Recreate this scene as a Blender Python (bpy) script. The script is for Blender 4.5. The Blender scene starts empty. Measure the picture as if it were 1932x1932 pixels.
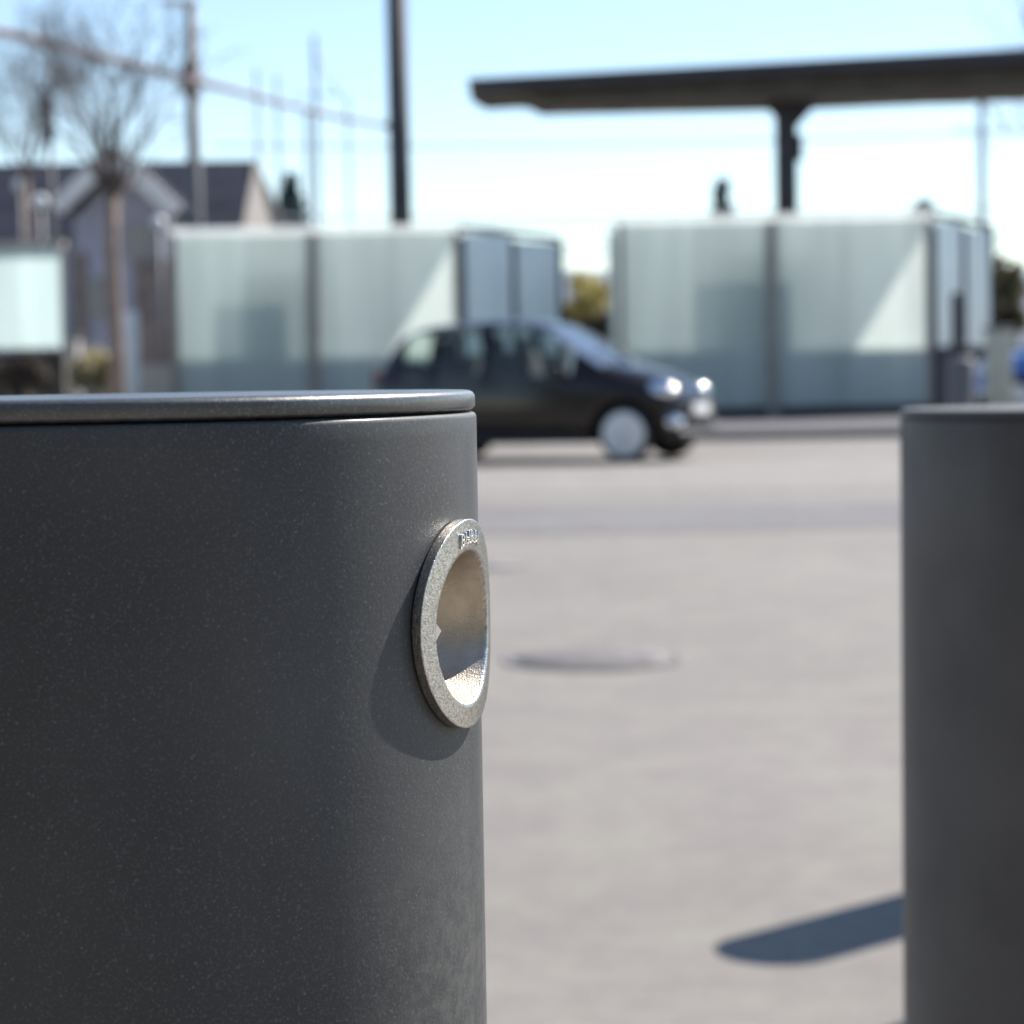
import bpy, bmesh, math, random
from mathutils import Vector, Matrix

random.seed(7)
S = bpy.context.scene
COL = S.collection
R = math.radians

# ------------------------------------------------------------------ camera
F = 4300.0            # focal length in units of a 1932-unit wide frame
CAM_Z = 0.9026
PITCH, ROLL = 0.0600, 0.0165
cd = bpy.data.cameras.new('camera')
cam = bpy.data.objects.new('camera', cd)
COL.objects.link(cam)
S.camera = cam
CR = (Matrix.Rotation(R(90) - PITCH, 3, 'X') @ Matrix.Rotation(-ROLL, 3, 'Z'))
cam.location = (0, 0, CAM_Z)
cam.rotation_euler = CR.to_euler()
cd.sensor_width = 36
cd.lens = 36 * F / 1932
cd.clip_start = 0.02
cd.clip_end = 6000
cd.dof.use_dof = True
cd.dof.focus_distance = 0.560
cd.dof.aperture_fstop = cd.lens / 4.2

# ------------------------------------------------------------------ light
SUN_AZ, SUN_EL = R(47.8), R(44.5)       # azimuth to the right of straight ahead
w = bpy.data.worlds.new('World'); S.world = w; w.use_nodes = True
nt = w.node_tree
bg = nt.nodes['Background']
sky = nt.nodes.new('ShaderNodeTexSky')
sky.sky_type = 'NISHITA'; sky.sun_disc = False
sky.sun_elevation = SUN_EL; sky.sun_rotation = SUN_AZ
sky.air_density = 1.0; sky.dust_density = 0.2; sky.ozone_density = 2.0; sky.altitude = 300
nt.links.new(sky.outputs[0], bg.inputs[0])
bg.inputs[1].default_value = 0.110
sd = bpy.data.lights.new('sun', 'SUN'); sd.energy = 5.0; sd.angle = R(0.53); sd.color = (1, .955, .89)
sun = bpy.data.objects.new('sun', sd); COL.objects.link(sun)
SV = Vector((math.cos(SUN_EL) * math.sin(SUN_AZ), math.cos(SUN_EL) * math.cos(SUN_AZ), math.sin(SUN_EL)))
sun.rotation_euler = SV.to_track_quat('Z', 'Y').to_euler()
S.view_settings.view_transform = 'Standard'
S.view_settings.look = 'None'
S.view_settings.gamma = 1
S.view_settings.exposure = 0.75
S.cycles.max_bounces = 8
S.cycles.transparent_max_bounces = 12
S.cycles.caustics_reflective = True
S.cycles.blur_glossy = 0.3
S.cycles.sample_clamp_indirect = 12

# ------------------------------------------------------------------ helpers
def at(px, py, depth):
    """point at the world distance `depth` ahead that stands at (px,py) of a 1932-unit frame"""
    d = CR @ Vector(((px - 966) / F, -(py - 966) / F, -1))
    return Vector((0, 0, CAM_Z)) + d * (depth / d.y)

def srgb(r, g, b):
    f = lambda c: ((c / 255 + .055) / 1.055) ** 2.4 if c > 10 else c / 255 / 12.92
    return (f(r), f(g), f(b), 1)

def mat(name, col, rough=.6, metal=0., noise=0., nscale=8., bump=0., bscale=60., bdist=.002, spec=None, coat=0, col2=None, detail=4):
    m = bpy.data.materials.new(name); m.use_nodes = True
    n = m.node_tree; p = n.nodes['Principled BSDF']
    c = tuple(col[:3]) + (1,)
    p.inputs['Base Color'].default_value = c
    p.inputs['Roughness'].default_value = rough
    p.inputs['Metallic'].default_value = metal
    if spec is not None: p.inputs['Specular IOR Level'].default_value = spec
    if coat: p.inputs['Coat Weight'].default_value = coat; p.inputs['Coat Roughness'].default_value = .05
    tc = n.nodes.new('ShaderNodeTexCoord')
    if noise or col2:
        t = n.nodes.new('ShaderNodeTexNoise'); t.inputs['Scale'].default_value = nscale; t.inputs['Detail'].default_value = detail
        n.links.new(tc.outputs['Object'], t.inputs['Vector'])
        cr = n.nodes.new('ShaderNodeValToRGB')
        cr.color_ramp.elements[0].position = .32; cr.color_ramp.elements[1].position = .68
        a = [x * (1 - noise) for x in c[:3]] + [1]
        b = (tuple(col2[:3]) + (1,)) if col2 else [min(1, x * (1 + noise)) for x in c[:3]] + [1]
        cr.color_ramp.elements[0].color = a; cr.color_ramp.elements[1].color = b
        n.links.new(t.outputs[0], cr.inputs[0]); n.links.new(cr.outputs[0], p.inputs['Base Color'])
    if bump:
        t = n.nodes.new('ShaderNodeTexNoise'); t.inputs['Scale'].default_value = bscale; t.inputs['Detail'].default_value = 3
        n.links.new(tc.outputs['Object'], t.inputs['Vector'])
        bp = n.nodes.new('ShaderNodeBump'); bp.inputs['Strength'].default_value = bump; bp.inputs['Distance'].default_value = bdist
        n.links.new(t.outputs[0], bp.inputs['Height']); n.links.new(bp.outputs[0], p.inputs['Normal'])
    return m

def glassy(name, col, transp, transl, rough=.15, gloss=.08):
    """frosted or tinted pane: part clear, part scattering light through, part white-body"""
    m = bpy.data.materials.new(name); m.use_nodes = True
    n = m.node_tree; n.nodes.clear()
    out = n.nodes.new('ShaderNodeOutputMaterial')
    di = n.nodes.new('ShaderNodeBsdfDiffuse'); tl = n.nodes.new('ShaderNodeBsdfTranslucent')
    tp = n.nodes.new('ShaderNodeBsdfTransparent'); gl = n.nodes.new('ShaderNodeBsdfGlossy')
    tc = n.nodes.new('ShaderNodeTexCoord'); mp = n.nodes.new('ShaderNodeMapping')
    mp.inputs['Scale'].default_value = (2.2, 2.2, .15)
    t = n.nodes.new('ShaderNodeTexNoise'); t.inputs['Scale'].default_value = 1.3
    n.links.new(tc.outputs['Object'], mp.inputs[0]); n.links.new(mp.outputs[0], t.inputs['Vector'])
    cr = n.nodes.new('ShaderNodeValToRGB')
    cr.color_ramp.elements[0].position = .3; cr.color_ramp.elements[1].position = .7
    cr.color_ramp.elements[0].color = [x * .86 for x in col[:3]] + [1]; cr.color_ramp.elements[1].color = tuple(col[:3]) + (1,)
    n.links.new(t.outputs[0], cr.inputs[0])
    for s in (di, tl): n.links.new(cr.outputs[0], s.inputs[0])
    tp.inputs[0].default_value = (min(1, col[0] + .25), min(1, col[1] + .25), min(1, col[2] + .25), 1)
    gl.inputs['Roughness'].default_value = rough; gl.inputs[0].default_value = (1, 1, 1, 1)
    m1 = n.nodes.new('ShaderNodeMixShader'); m1.inputs[0].default_value = transl
    n.links.new(di.outputs[0], m1.inputs[1]); n.links.new(tl.outputs[0], m1.inputs[2])
    m2 = n.nodes.new('ShaderNodeMixShader'); m2.inputs[0].default_value = transp
    n.links.new(m1.outputs[0], m2.inputs[1]); n.links.new(tp.outputs[0], m2.inputs[2])
    m3 = n.nodes.new('ShaderNodeMixShader'); m3.inputs[0].default_value = gloss
    n.links.new(m2.outputs[0], m3.inputs[1]); n.links.new(gl.outputs[0], m3.inputs[2])
    n.links.new(m3.outputs[0], out.inputs[0])
    return m

def tag(o, label, cat, group=None):
    o['label'] = label; o['category'] = cat
    if group: o['group'] = group
    return o

def thing(name, label, cat, loc=(0, 0, 0), rz=0, group=None):
    o = bpy.data.objects.new(name, None); COL.objects.link(o)
    o.location = loc; o.rotation_euler = (0, 0, rz); o.empty_display_size = .1
    return tag(o, label, cat, group)

class MB:
    def __init__(s): s.v = []; s.f = []; s.sm = []
    def add(s, vs, fs, smooth=False):
        b = len(s.v); s.v += [tuple(v) for v in vs]
        for f in fs: s.f.append(tuple(i + b for i in f)); s.sm.append(smooth)
        return s
    def box(s, c, d, rz=0, m=None):
        vs = [Vector((x * d[0] / 2, y * d[1] / 2, z * d[2] / 2)) for x in (-1, 1) for y in (-1, 1) for z in (-1, 1)]
        q = m if m else Matrix.Rotation(rz, 3, 'Z')
        vs = [q @ v + Vector(c) for v in vs]
        return s.add(vs, [(0, 1, 3, 2), (4, 6, 7, 5), (0, 4, 5, 1), (2, 3, 7, 6), (0, 2, 6, 4), (1, 5, 7, 3)])
    def rbox(s, c, d, b=.01, rz=0, seg=2, m=None):
        bm = bmesh.new(); bmesh.ops.create_cube(bm, size=1)
        for v in bm.verts: v.co = Vector((v.co.x * d[0], v.co.y * d[1], v.co.z * d[2]))
        bmesh.ops.bevel(bm, geom=bm.edges[:], offset=b, segments=seg, profile=.5, affect='EDGES')
        q = m if m else Matrix.Rotation(rz, 3, 'Z')
        bm.verts.index_update()
        vs = [q @ v.co + Vector(c) for v in bm.verts]; fs = [[v.index for v in f.verts] for f in bm.faces]
        bm.free()
        return s.add(vs, fs, True)
    def tube(s, pts, rad, n=10, caps=True):
        pts = [Vector(p) for p in pts]
        if not isinstance(rad, (list, tuple)): rad = [rad] * len(pts)
        vs = []; prev = None
        for i, p in enumerate(pts):
            t = (pts[min(i + 1, len(pts) - 1)] - pts[max(i - 1, 0)]).normalized()
            if prev is None:
                a = Vector((1, 0, 0)) if abs(t.x) < .8 else Vector((0, 1, 0))
                u = t.cross(a).normalized()
            else: u = (prev - t * prev.dot(t)).normalized()
            prev = u; q = t.cross(u)
            for k in range(n):
                a = 2 * math.pi * k / n
                vs.append(p + (u * math.cos(a) + q * math.sin(a)) * rad[i])
        fs = []
        for i in range(len(pts) - 1):
            for k in range(n):
                k2 = (k + 1) % n
                fs.append((i * n + k, i * n + k2, (i + 1) * n + k2, (i + 1) * n + k))
        s.add(vs, fs, True)
        if caps:
            b = len(s.v) - len(vs)
            s.f.append(tuple(b + k for k in reversed(range(n)))); s.sm.append(False)
            s.f.append(tuple(b + (len(pts) - 1) * n + k for k in range(n))); s.sm.append(False)
        return s
    def lathe(s, prof, n=48, sx=1, sy=1, m=None, off=(0, 0, 0)):
        m = m or Matrix.Identity(3); off = Vector(off)
        vs = []
        for (r, z) in prof:
            for k in range(n):
                a = 2 * math.pi * k / n
                vs.append(m @ Vector((r * sx * math.cos(a), r * sy * math.sin(a), z)) + off)
        fs = []
        for i in range(len(prof) - 1):
            for k in range(n):
                k2 = (k + 1) % n
                fs.append((i * n + k, i * n + k2, (i + 1) * n + k2, (i + 1) * n + k))
        return s.add(vs, fs, True)
    def ball(s, c, r, n=12, m=8):
        vs = []
        if not isinstance(r, (tuple, list)): r = (r, r, r)
        for i in range(m + 1):
            t = math.pi * i / m
            for k in range(n):
                a = 2 * math.pi * k / n
                vs.append((c[0] + r[0] * math.sin(t) * math.cos(a), c[1] + r[1] * math.sin(t) * math.sin(a), c[2] + r[2] * math.cos(t)))
        fs = [(i * n + k, (i + 1) * n + k, (i + 1) * n + (k + 1) % n, i * n + (k + 1) % n) for i in range(m) for k in range(n)]
        return s.add(vs, fs, True)
    def build(s, name, m, parent=None, fix=True):
        me = bpy.data.meshes.new(name); me.from_pydata(s.v, [], s.f); me.update()
        for p, q in zip(me.polygons, s.sm): p.use_smooth = q
        if fix:
            bm = bmesh.new(); bm.from_mesh(me)
            bmesh.ops.remove_doubles(bm, verts=bm.verts[:], dist=1e-6)
            bmesh.ops.recalc_face_normals(bm, faces=bm.faces[:]); bm.to_mesh(me); bm.free()
        if isinstance(m, (list, tuple)):
            for x in m: me.materials.append(x)
        else: me.materials.append(m)
        o = bpy.data.objects.new(name, me); COL.objects.link(o)
        if parent: o.parent = parent
        return o

def struct(name, mb, m):
    o = mb.build(name, m); o['kind'] = 'structure'; return o

# ------------------------------------------------------------------ materials
def paint_material(name, base, speck=1.0, dirt=True, rough=.66):
    """dark micaceous paint: metal flakes, fine orange peel, dusty scuffs low down"""
    m = bpy.data.materials.new(name); m.use_nodes = True
    n = m.node_tree; p = n.nodes['Principled BSDF']; L = n.links.new
    tc = n.nodes.new('ShaderNodeTexCoord')
    def noise(scale, detail=2, rough=.5):
        t = n.nodes.new('ShaderNodeTexNoise'); t.inputs['Scale'].default_value = scale
        t.inputs['Detail'].default_value = detail; t.inputs['Roughness'].default_value = rough
        L(tc.outputs['Object'], t.inputs['Vector']); return t
    def ramp(src, a, b, ca=(0, 0, 0, 1), cb=(1, 1, 1, 1)):
        c = n.nodes.new('ShaderNodeValToRGB'); c.color_ramp.elements[0].position = a; c.color_ramp.elements[1].position = b
        c.color_ramp.elements[0].color = ca; c.color_ramp.elements[1].color = cb; L(src, c.inputs[0]); return c
    def mixc(f, a, b):
        x = n.nodes.new('ShaderNodeMix'); x.data_type = 'RGBA'
        L(f, x.inputs[0])
        for s, i in ((a, 6), (b, 7)):
            if isinstance(s, tuple): x.inputs[i].default_value = s
            else: L(s, x.inputs[i])
        return x.outputs[2]
    b = tuple(base) + (1,)
    cloud = noise(14, 4)
    col = ramp(cloud.outputs[0], .3, .7, tuple(c * .82 for c in base) + (1,), tuple(c * 1.16 for c in base) + (1,)).outputs[0]
    grain = noise(1700, 1)
    col = mixc(ramp(grain.outputs[0], .54, .72).outputs[0], col, tuple(min(1, c * 1.5 * speck + .004) for c in base) + (1,))
    # flakes: rare small cells with a brighter, faintly tinted face
    v = n.nodes.new('ShaderNodeTexVoronoi'); v.inputs['Scale'].default_value = 2100
    L(tc.outputs['Object'], v.inputs['Vector'])
    sep = n.nodes.new('ShaderNodeSeparateColor'); L(v.outputs['Color'], sep.inputs[0])
    fm = ramp(sep.outputs[0], .985, .995)
    col = mixc(fm.outputs[0], col, (.16, .17, .165, 1))
    v2 = n.nodes.new('ShaderNodeTexVoronoi'); v2.inputs['Scale'].default_value = 900
    L(tc.outputs['Object'], v2.inputs['Vector'])
    sep2 = n.nodes.new('ShaderNodeSeparateColor'); L(v2.outputs['Color'], sep2.inputs[0])
    g2 = ramp(sep2.outputs[1], .9975, .9985); d2 = ramp(v2.outputs['Distance'], .12, .30, (1, 1, 1, 1), (0, 0, 0, 1))
    mu = n.nodes.new('ShaderNodeMath'); mu.operation = 'MULTIPLY'; L(g2.outputs[0], mu.inputs[0]); L(d2.outputs[0], mu.inputs[1])
    col = mixc(mu.outputs[0], col, (.25, .25, .24, 1))
    peel = noise(900, 2)
    h = peel.outputs[0]
    if dirt:
        sx = n.nodes.new('ShaderNodeSeparateXYZ'); L(tc.outputs['Object'], sx.inputs[0])
        low = n.nodes.new('ShaderNodeMapRange'); L(sx.outputs[2], low.inputs[0])
        low.inputs[1].default_value = .815; low.inputs[2].default_value = .755; low.inputs[3].default_value = 0; low.inputs[4].default_value = 1
        sidex = n.nodes.new('ShaderNodeMapRange'); L(sx.outputs[0], sidex.inputs[0])
        sidex.inputs[1].default_value = .066; sidex.inputs[2].default_value = .090; sidex.inputs[3].default_value = 0; sidex.inputs[4].default_value = 1
        a = n.nodes.new('ShaderNodeMath'); a.operation = 'MULTIPLY'; L(low.outputs[0], a.inputs[0]); L(sidex.outputs[0], a.inputs[1])
        cl = ramp(noise(190, 5, .65).outputs[0], .42, .62)
        a2 = n.nodes.new('ShaderNodeMath'); a2.operation = 'MULTIPLY'; L(a.outputs[0], a2.inputs[0]); L(cl.outputs[0], a2.inputs[1])
        a3 = n.nodes.new('ShaderNodeMath'); a3.operation = 'MULTIPLY'; L(a2.outputs[0], a3.inputs[0]); a3.inputs[1].default_value = .5
        col = mixc(a3.outputs[0], col, (.17, .168, .155, 1))
        cr = ramp(noise(520, 4, .7).outputs[0], .60, .66)
        a4 = n.nodes.new('ShaderNodeMath'); a4.operation = 'MULTIPLY'; L(a.outputs[0], a4.inputs[0]); L(cr.outputs[0], a4.inputs[1])
        a5 = n.nodes.new('ShaderNodeMath'); a5.operation = 'MULTIPLY_ADD'; L(a4.outputs[0], a5.inputs[0]); a5.inputs[1].default_value = 3.2; L(h, a5.inputs[2])
        h = a5.outputs[0]
    L(col, p.inputs['Base Color'])
    p.inputs['Metallic'].default_value = .6
    p.inputs['Roughness'].default_value = rough
    p.inputs['Specular IOR Level'].default_value = .3
    p.inputs['Coat Weight'].default_value = .16; p.inputs['Coat Roughness'].default_value = .18
    bp = n.nodes.new('ShaderNodeBump'); bp.inputs['Strength'].default_value = .16; bp.inputs['Distance'].default_value = .0003
    L(h, bp.inputs['Height']); L(bp.outputs[0], p.inputs['Normal'])
    return m

def asphalt(name, a, b, warm):
    m = bpy.data.materials.new(name); m.use_nodes = True
    n = m.node_tree; p = n.nodes['Principled BSDF']; L = n.links.new
    tc = n.nodes.new('ShaderNodeTexCoord')
    def nz(s, d=4):
        t = n.nodes.new('ShaderNodeTexNoise'); t.inputs['Scale'].default_value = s; t.inputs['Detail'].default_value = d
        L(tc.outputs['Object'], t.inputs['Vector']); return t
    def ramp(src, x, y, ca, cb):
        c = n.nodes.new('ShaderNodeValToRGB'); c.color_ramp.elements[0].position = x; c.color_ramp.elements[1].position = y
        c.color_ramp.elements[0].color = tuple(ca) + (1,); c.color_ramp.elements[1].color = tuple(cb) + (1,); L(src, c.inputs[0]); return c.outputs[0]
    def mul(x, y, f=1):
        q = n.nodes.new('ShaderNodeMix'); q.data_type = 'RGBA'; q.blend_type = 'MULTIPLY'; q.inputs[0].default_value = f
        L(x, q.inputs[6]); L(y, q.inputs[7]); return q.outputs[2]
    c = ramp(nz(.55, 6).outputs[0], .35, .65, a, b)
    c = mul(c, ramp(nz(3.2, 5).outputs[0], .4, .62, (.93, .90, .92), (1.03, 1.03, 1.0)))
    c = mul(c, ramp(nz(14, 3).outputs[0], .38, .6, (.92, .91, .92), (1.03, 1.03, 1.03)))
    c = mul(c, ramp(nz(140, 3).outputs[0], .3, .7, (.75, .74, .73), (1.15, 1.15, 1.15)))
    L(c, p.inputs['Base Color']); p.inputs['Roughness'].default_value = .82
    bp = n.nodes.new('ShaderNodeBump'); bp.inputs['Strength'].default_value = .5; bp.inputs['Distance'].default_value = .004
    L(nz(220, 2).outputs[0], bp.inputs['Height']); L(bp.outputs[0], p.inputs['Normal'])
    return m

M = {}
M['paint'] = paint_material('mica_paint', (.086, .087, .088))
M['paint_lid'] = paint_material('mica_paint_lid', (.12, .12, .118), dirt=False, rough=.40)
M['paint_plain'] = paint_material('mica_paint_far', (.122, .113, .108), dirt=False)
M['asphalt'] = asphalt('pale_asphalt', (.207, .189, .167), (.235, .217, .193), 0)
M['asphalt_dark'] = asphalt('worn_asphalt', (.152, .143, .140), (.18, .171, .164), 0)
M['asphalt_light'] = asphalt('bleached_asphalt', (.235, .218, .196), (.262, .245, .222), 0)
M['paving'] = asphalt('pavement_slabs', (.10, .095, .10), (.13, .124, .126), 0)
M['field'] = mat('dry_grass', (.12, .12, .06), .9, noise=.4, nscale=.2)
M['iron'] = mat('cast_iron', (.205, .186, .180), .9, .0, noise=.3, nscale=30, bump=.3, bscale=80)
M['nickel'] = mat('blasted_nickel', (.53, .50, .455), .30, 1.0, noise=.30, nscale=1100, bump=.9, bscale=1900, bdist=.0002)
M['nickel_cup'] = mat('cast_nickel', (.52, .45, .365), .38, 1.0, noise=.10, nscale=300, bump=.8, bscale=2400, bdist=.00018)  # warm reflection of the ground tinted into the cup metal
M['nickel_smooth'] = mat('polished_nickel', (.72, .71, .69), .16, 1.0)
M['frost'] = glassy('frosted_green_glass', (.92, .97, .92), .20, .66, .2, .06)
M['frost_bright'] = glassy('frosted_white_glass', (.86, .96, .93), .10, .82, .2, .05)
M['roof_glass'] = glassy('roof_glass', (.84, .86, .82), .45, .80, .3, .05)
M['frost_blue'] = glassy('tinted_side_glass', (.86, .95, .98), .16, .35, .1, .12)
M['steel_grey'] = mat('grey_steel', (.32, .29, .25), .5, .3, noise=.15, nscale=4)
M['steel_dark'] = mat('dark_steel', (.058, .050, .055), .75, .0, noise=.2, nscale=3)
M['galv'] = mat('galvanised_steel', (.16, .155, .155), .6, .3, noise=.12, nscale=6)
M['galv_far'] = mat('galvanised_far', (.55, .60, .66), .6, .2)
M['panel_teal'] = mat('teal_panel', (.22, .34, .34), .5, noise=.2, nscale=2)
M['dado'] = mat('concrete_parapet', (.36, .44, .45), .8, noise=.15, nscale=2)
M['roof_slate'] = mat('dark_slate', (.028, .030, .045), .95, spec=.1, noise=.3, nscale=1.2, bump=.4, bscale=8, bdist=.02)
M['render_lilac'] = mat('lilac_render', (.44, .41, .455), .85, noise=.12, nscale=.6)
M['render_warm'] = mat('cream_render', (.24, .215, .20), .85, noise=.12, nscale=.6)
M['wood_pale'] = mat('pale_board', (.50, .44, .39), .7, noise=.15, nscale=3)
M['brown'] = mat('brown_wood', (.24, .18, .15), .8, noise=.3, nscale=3)
M['soffit'] = mat('timber_soffit', (.085, .068, .052), .7, noise=.2, nscale=2)
M['bark'] = mat('bare_bark', (.29, .215, .17), .9, noise=.35, nscale=12, bump=.5, bscale=25, bdist=.01)
M['twig'] = mat('twig_bark', (.12, .095, .085), .9, noise=.3, nscale=4)
M['conifer'] = mat('conifer_needles', (.045, .085, .085), .8, noise=.4, nscale=1.2)
M['bushy'] = mat('yellow_leaf', (.42, .38, .10), .8, noise=.35, nscale=1.5)
M['olive'] = mat('olive_leaf', (.075, .075, .035), .8, noise=.4, nscale=1.5)
def leaf(name, col, noise):
    m = mat(name, col, .8, noise=noise, nscale=1.5)
    n = m.node_tree; p = n.nodes['Principled BSDF']; out = [x for x in n.nodes if x.type == 'OUTPUT_MATERIAL'][0]
    t = n.nodes.new('ShaderNodeBsdfTranslucent'); mx = n.nodes.new('ShaderNodeMixShader'); mx.inputs[0].default_value = .5
    src = p.inputs['Base Color'].links[0].from_socket
    n.links.new(src, t.inputs[0]); n.links.new(p.outputs[0], mx.inputs[1]); n.links.new(t.outputs[0], mx.inputs[2]); n.links.new(mx.outputs[0], out.inputs[0])
    return m
M['bushy'] = leaf('yellow_leaf', (.50, .43, .17), .3)
M['straw'] = leaf('straw_leaf', (.50, .44, .27), .25)
M['olive'] = leaf('olive_leaf', (.13, .12, .06), .4)
M['hedge'] = mat('brown_hedge', (.07, .055, .04), .85, noise=.4, nscale=2)
M['hill'] = mat('hazy_wooded_hill', (.14, .17, .22), .95, noise=.25, nscale=.02)  # bluish distance haze mixed into the hill colour
M['board_sunlit'] = mat('sunlit_tone_board', (.86, .80, .73), .6, noise=.06, nscale=2)  # white raised so the shaded bargeboards look sunlit
M['white'] = mat('white_paint', (.78, .77, .76), .5, noise=.05, nscale=4)
M['cream'] = mat('cream_paint', (.62, .58, .44), .6, noise=.08, nscale=4)
M['lamp_glass'] = mat('opal_glass', (.75, .74, .72), .3)
M['car_paint'] = mat('black_car_paint', (.018, .012, .010), .12, .0, spec=.3, coat=.35)
M['rubber'] = mat('tyre_rubber', (.02, .02, .02), .8)
M['hub'] = mat('silver_hubcap', (.78, .77, .76), .45, .3)
M['trim'] = mat('black_trim', (.02, .02, .022), .5)
M['chrome'] = mat('headlight_reflector', (.92, .93, .95), .10, 1.0)
M['car_glass'] = glassy('car_window', (.6, .66, .62), .93, .0, .03, .03)
M['screen_glass'] = glassy('car_windscreen', (.10, .12, .14), .35, .0, .03, .42)
M['seat'] = mat('seat_fabric', (.05, .05, .055), .9)
M['blue_paint'] = mat('blue_car_paint', (.05, .13, .42), .25, .2, coat=1.0)
M['cable'] = mat('rusty_cable_cover', (.75, .60, .55), .7, noise=.15, nscale=2)
M['yellow'] = mat('yellow_plate', (.6, .5, .1), .6)
M['blocker_dark'] = mat('dark_blocker', (.055, .045, .04), .9, noise=.3, nscale=3)
M['red'] = mat('red_brown', (.22, .08, .07), .7)

# ------------------------------------------------------------------ ground
def sheet(x0, x1, y0, y1, z, n=1):
    return MB().add([(x0, y0, z), (x1, y0, z), (x1, y1, z), (x0, y1, z)], [(0, 1, 2, 3)])
struct('ground', sheet(-1500, 1500, -300, 2600, -.004), M['field'])
struct('forecourt', sheet(-60, 60, -60, 60, 0), M['asphalt'])
def strip(name, y0, y1, z, m, wob=.12, tilt=0):
    rnd = random.Random(name)
    vs = []; N = 60
    for i in range(N + 1):
        x = -40 + 80 * i / N
        vs.append((x, y0 + tilt * x + rnd.uniform(-wob, wob), z)); vs.append((x, y1 + tilt * x + rnd.uniform(-wob, wob), z))
    fs = [(2 * i, 2 * i + 2, 2 * i + 3, 2 * i + 1) for i in range(N)]
    return struct(name, MB().add(vs, fs), m)
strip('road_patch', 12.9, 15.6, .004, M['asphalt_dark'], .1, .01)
strip('road_edge', 17.2, 23.2, .004, M['asphalt_light'], .1, .01)
# raised pavement round the shelters with its kerb
k = MB()
k.add([(-40, 29.5, 0), (40, 30.1, 0), (40, 30.1, .12), (-40, 29.5, .12), (-40, 29.65, .12), (40, 30.25, .12)], [(0, 1, 2, 3), (3, 2, 5, 4)])
struct('kerb', k, M['galv'])
k = MB(); k.add([(-40, 29.65, .12), (40, 30.25, .12), (40, 52, .12), (-40, 52, .12)], [(0, 1, 2, 3)])
struct('pavement', k, M['paving'])
# distant hills
k = MB(); vs = []; N = 90
rnd = random.Random(3)
for i in range(N + 1):
    x = -900 + 1800 * i / N
    h = 48 + 4 * math.sin(i * .19 + .4) + 3 * math.sin(i * .63) + rnd.uniform(-1, 1)
    vs += [(x, 800, -1), (x, 900, h * .7), (x, 1000, h), (x, 1300, -1)]
fs = []
for i in range(N):
    for j in range(3): fs.append((i * 4 + j, i * 4 + 4 + j, i * 4 + 5 + j, i * 4 + 1 + j))
k.add(vs, fs, True); struct('hills', k, M['hill'])

def manhole(px, py, rad, label, slots=True):
    g = at(px, py, 1); d = Vector(g) - Vector((0, 0, CAM_Z)); t = -CAM_Z / d.z
    c = Vector((0, 0, CAM_Z)) + d * t
    o = thing('manhole', label, 'manhole', (c.x, c.y, .004))
    f = MB(); f.lathe([(rad, 0), (rad, .002), (rad * .9, .002), (rad * .9, .001)], 40); f.build('frame', M['iron'], o)
    b = MB(); b.lathe([(rad * .885, .0005), (rad * .885, .002), (0.0001, .002)], 40)
    if slots:
        for i in range(-4, 5):
            hw = math.sqrt(max(0, (rad * .8) ** 2 - (i * rad * .18) ** 2))
            b.box((0, i * rad * .18, .0028), (hw * 1.8, rad * .07, .0015))
    b.build('cover', M['iron'], o)
manhole(1120, 1245, .29, 'round ribbed manhole cover in the pale asphalt, the nearer larger one')
manhole(932, 1069, .17, 'small round valve cover in the asphalt farther off beside the bollard edge', False)

# ------------------------------------------------------------------ bollards
RB = .1
def ring_axes(phi):
    n = Vector((math.cos(phi), -math.sin(phi), 0)); t = Vector((math.sin(phi), math.cos(phi), 0))
    return n, t
PHI = R(18)
SOCK_Z = .9 - .0572
HW, HH = .0254, .0257
def lin(a, b, n): return [a + (b - a) * i / n for i in range(n)]

def bollard_body(hole):
    mb = MB()
    if hole:
        a0 = -PHI; da = .26
        angs = lin(a0 - da, a0 + da, 140) + lin(a0 + da, a0 - da + 2 * math.pi, 150)
        zs = lin(0, SOCK_Z - .026, 24) + lin(SOCK_Z - .026, SOCK_Z + .026, 110) + lin(SOCK_Z + .026, .8930, 6)
    else:
        angs = lin(0, 2 * math.pi, 128); zs = lin(0, .8930, 10)
    prof = [(RB, z) for z in zs] + [(RB, .8930), (RB - .0001, .8935), (RB - .0004, .8940), (RB - .0010, .8943), (RB - .0022, .8944), (RB - .006, .8944)]
    n = len(angs)
    vs = [(r * math.cos(a), r * math.sin(a), z) for (r, z) in prof for a in angs]
    fs = []
    for i in range(len(prof) - 1):
        for j in range(n):
            j2 = (j + 1) % n
            if hole and j < 140:
                am = (angs[j] + angs[j2]) / 2 - a0; zm = (prof[i][1] + prof[i + 1][1]) / 2 - SOCK_Z
                if (am * RB / (HW * .765)) ** 2 + (zm / (HH * .765)) ** 2 < 1: continue
            fs.append((i * n + j, i * n + j2, (i + 1) * n + j2, (i + 1) * n + j))
    mb.add(vs, fs, True)
    return mb

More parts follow.
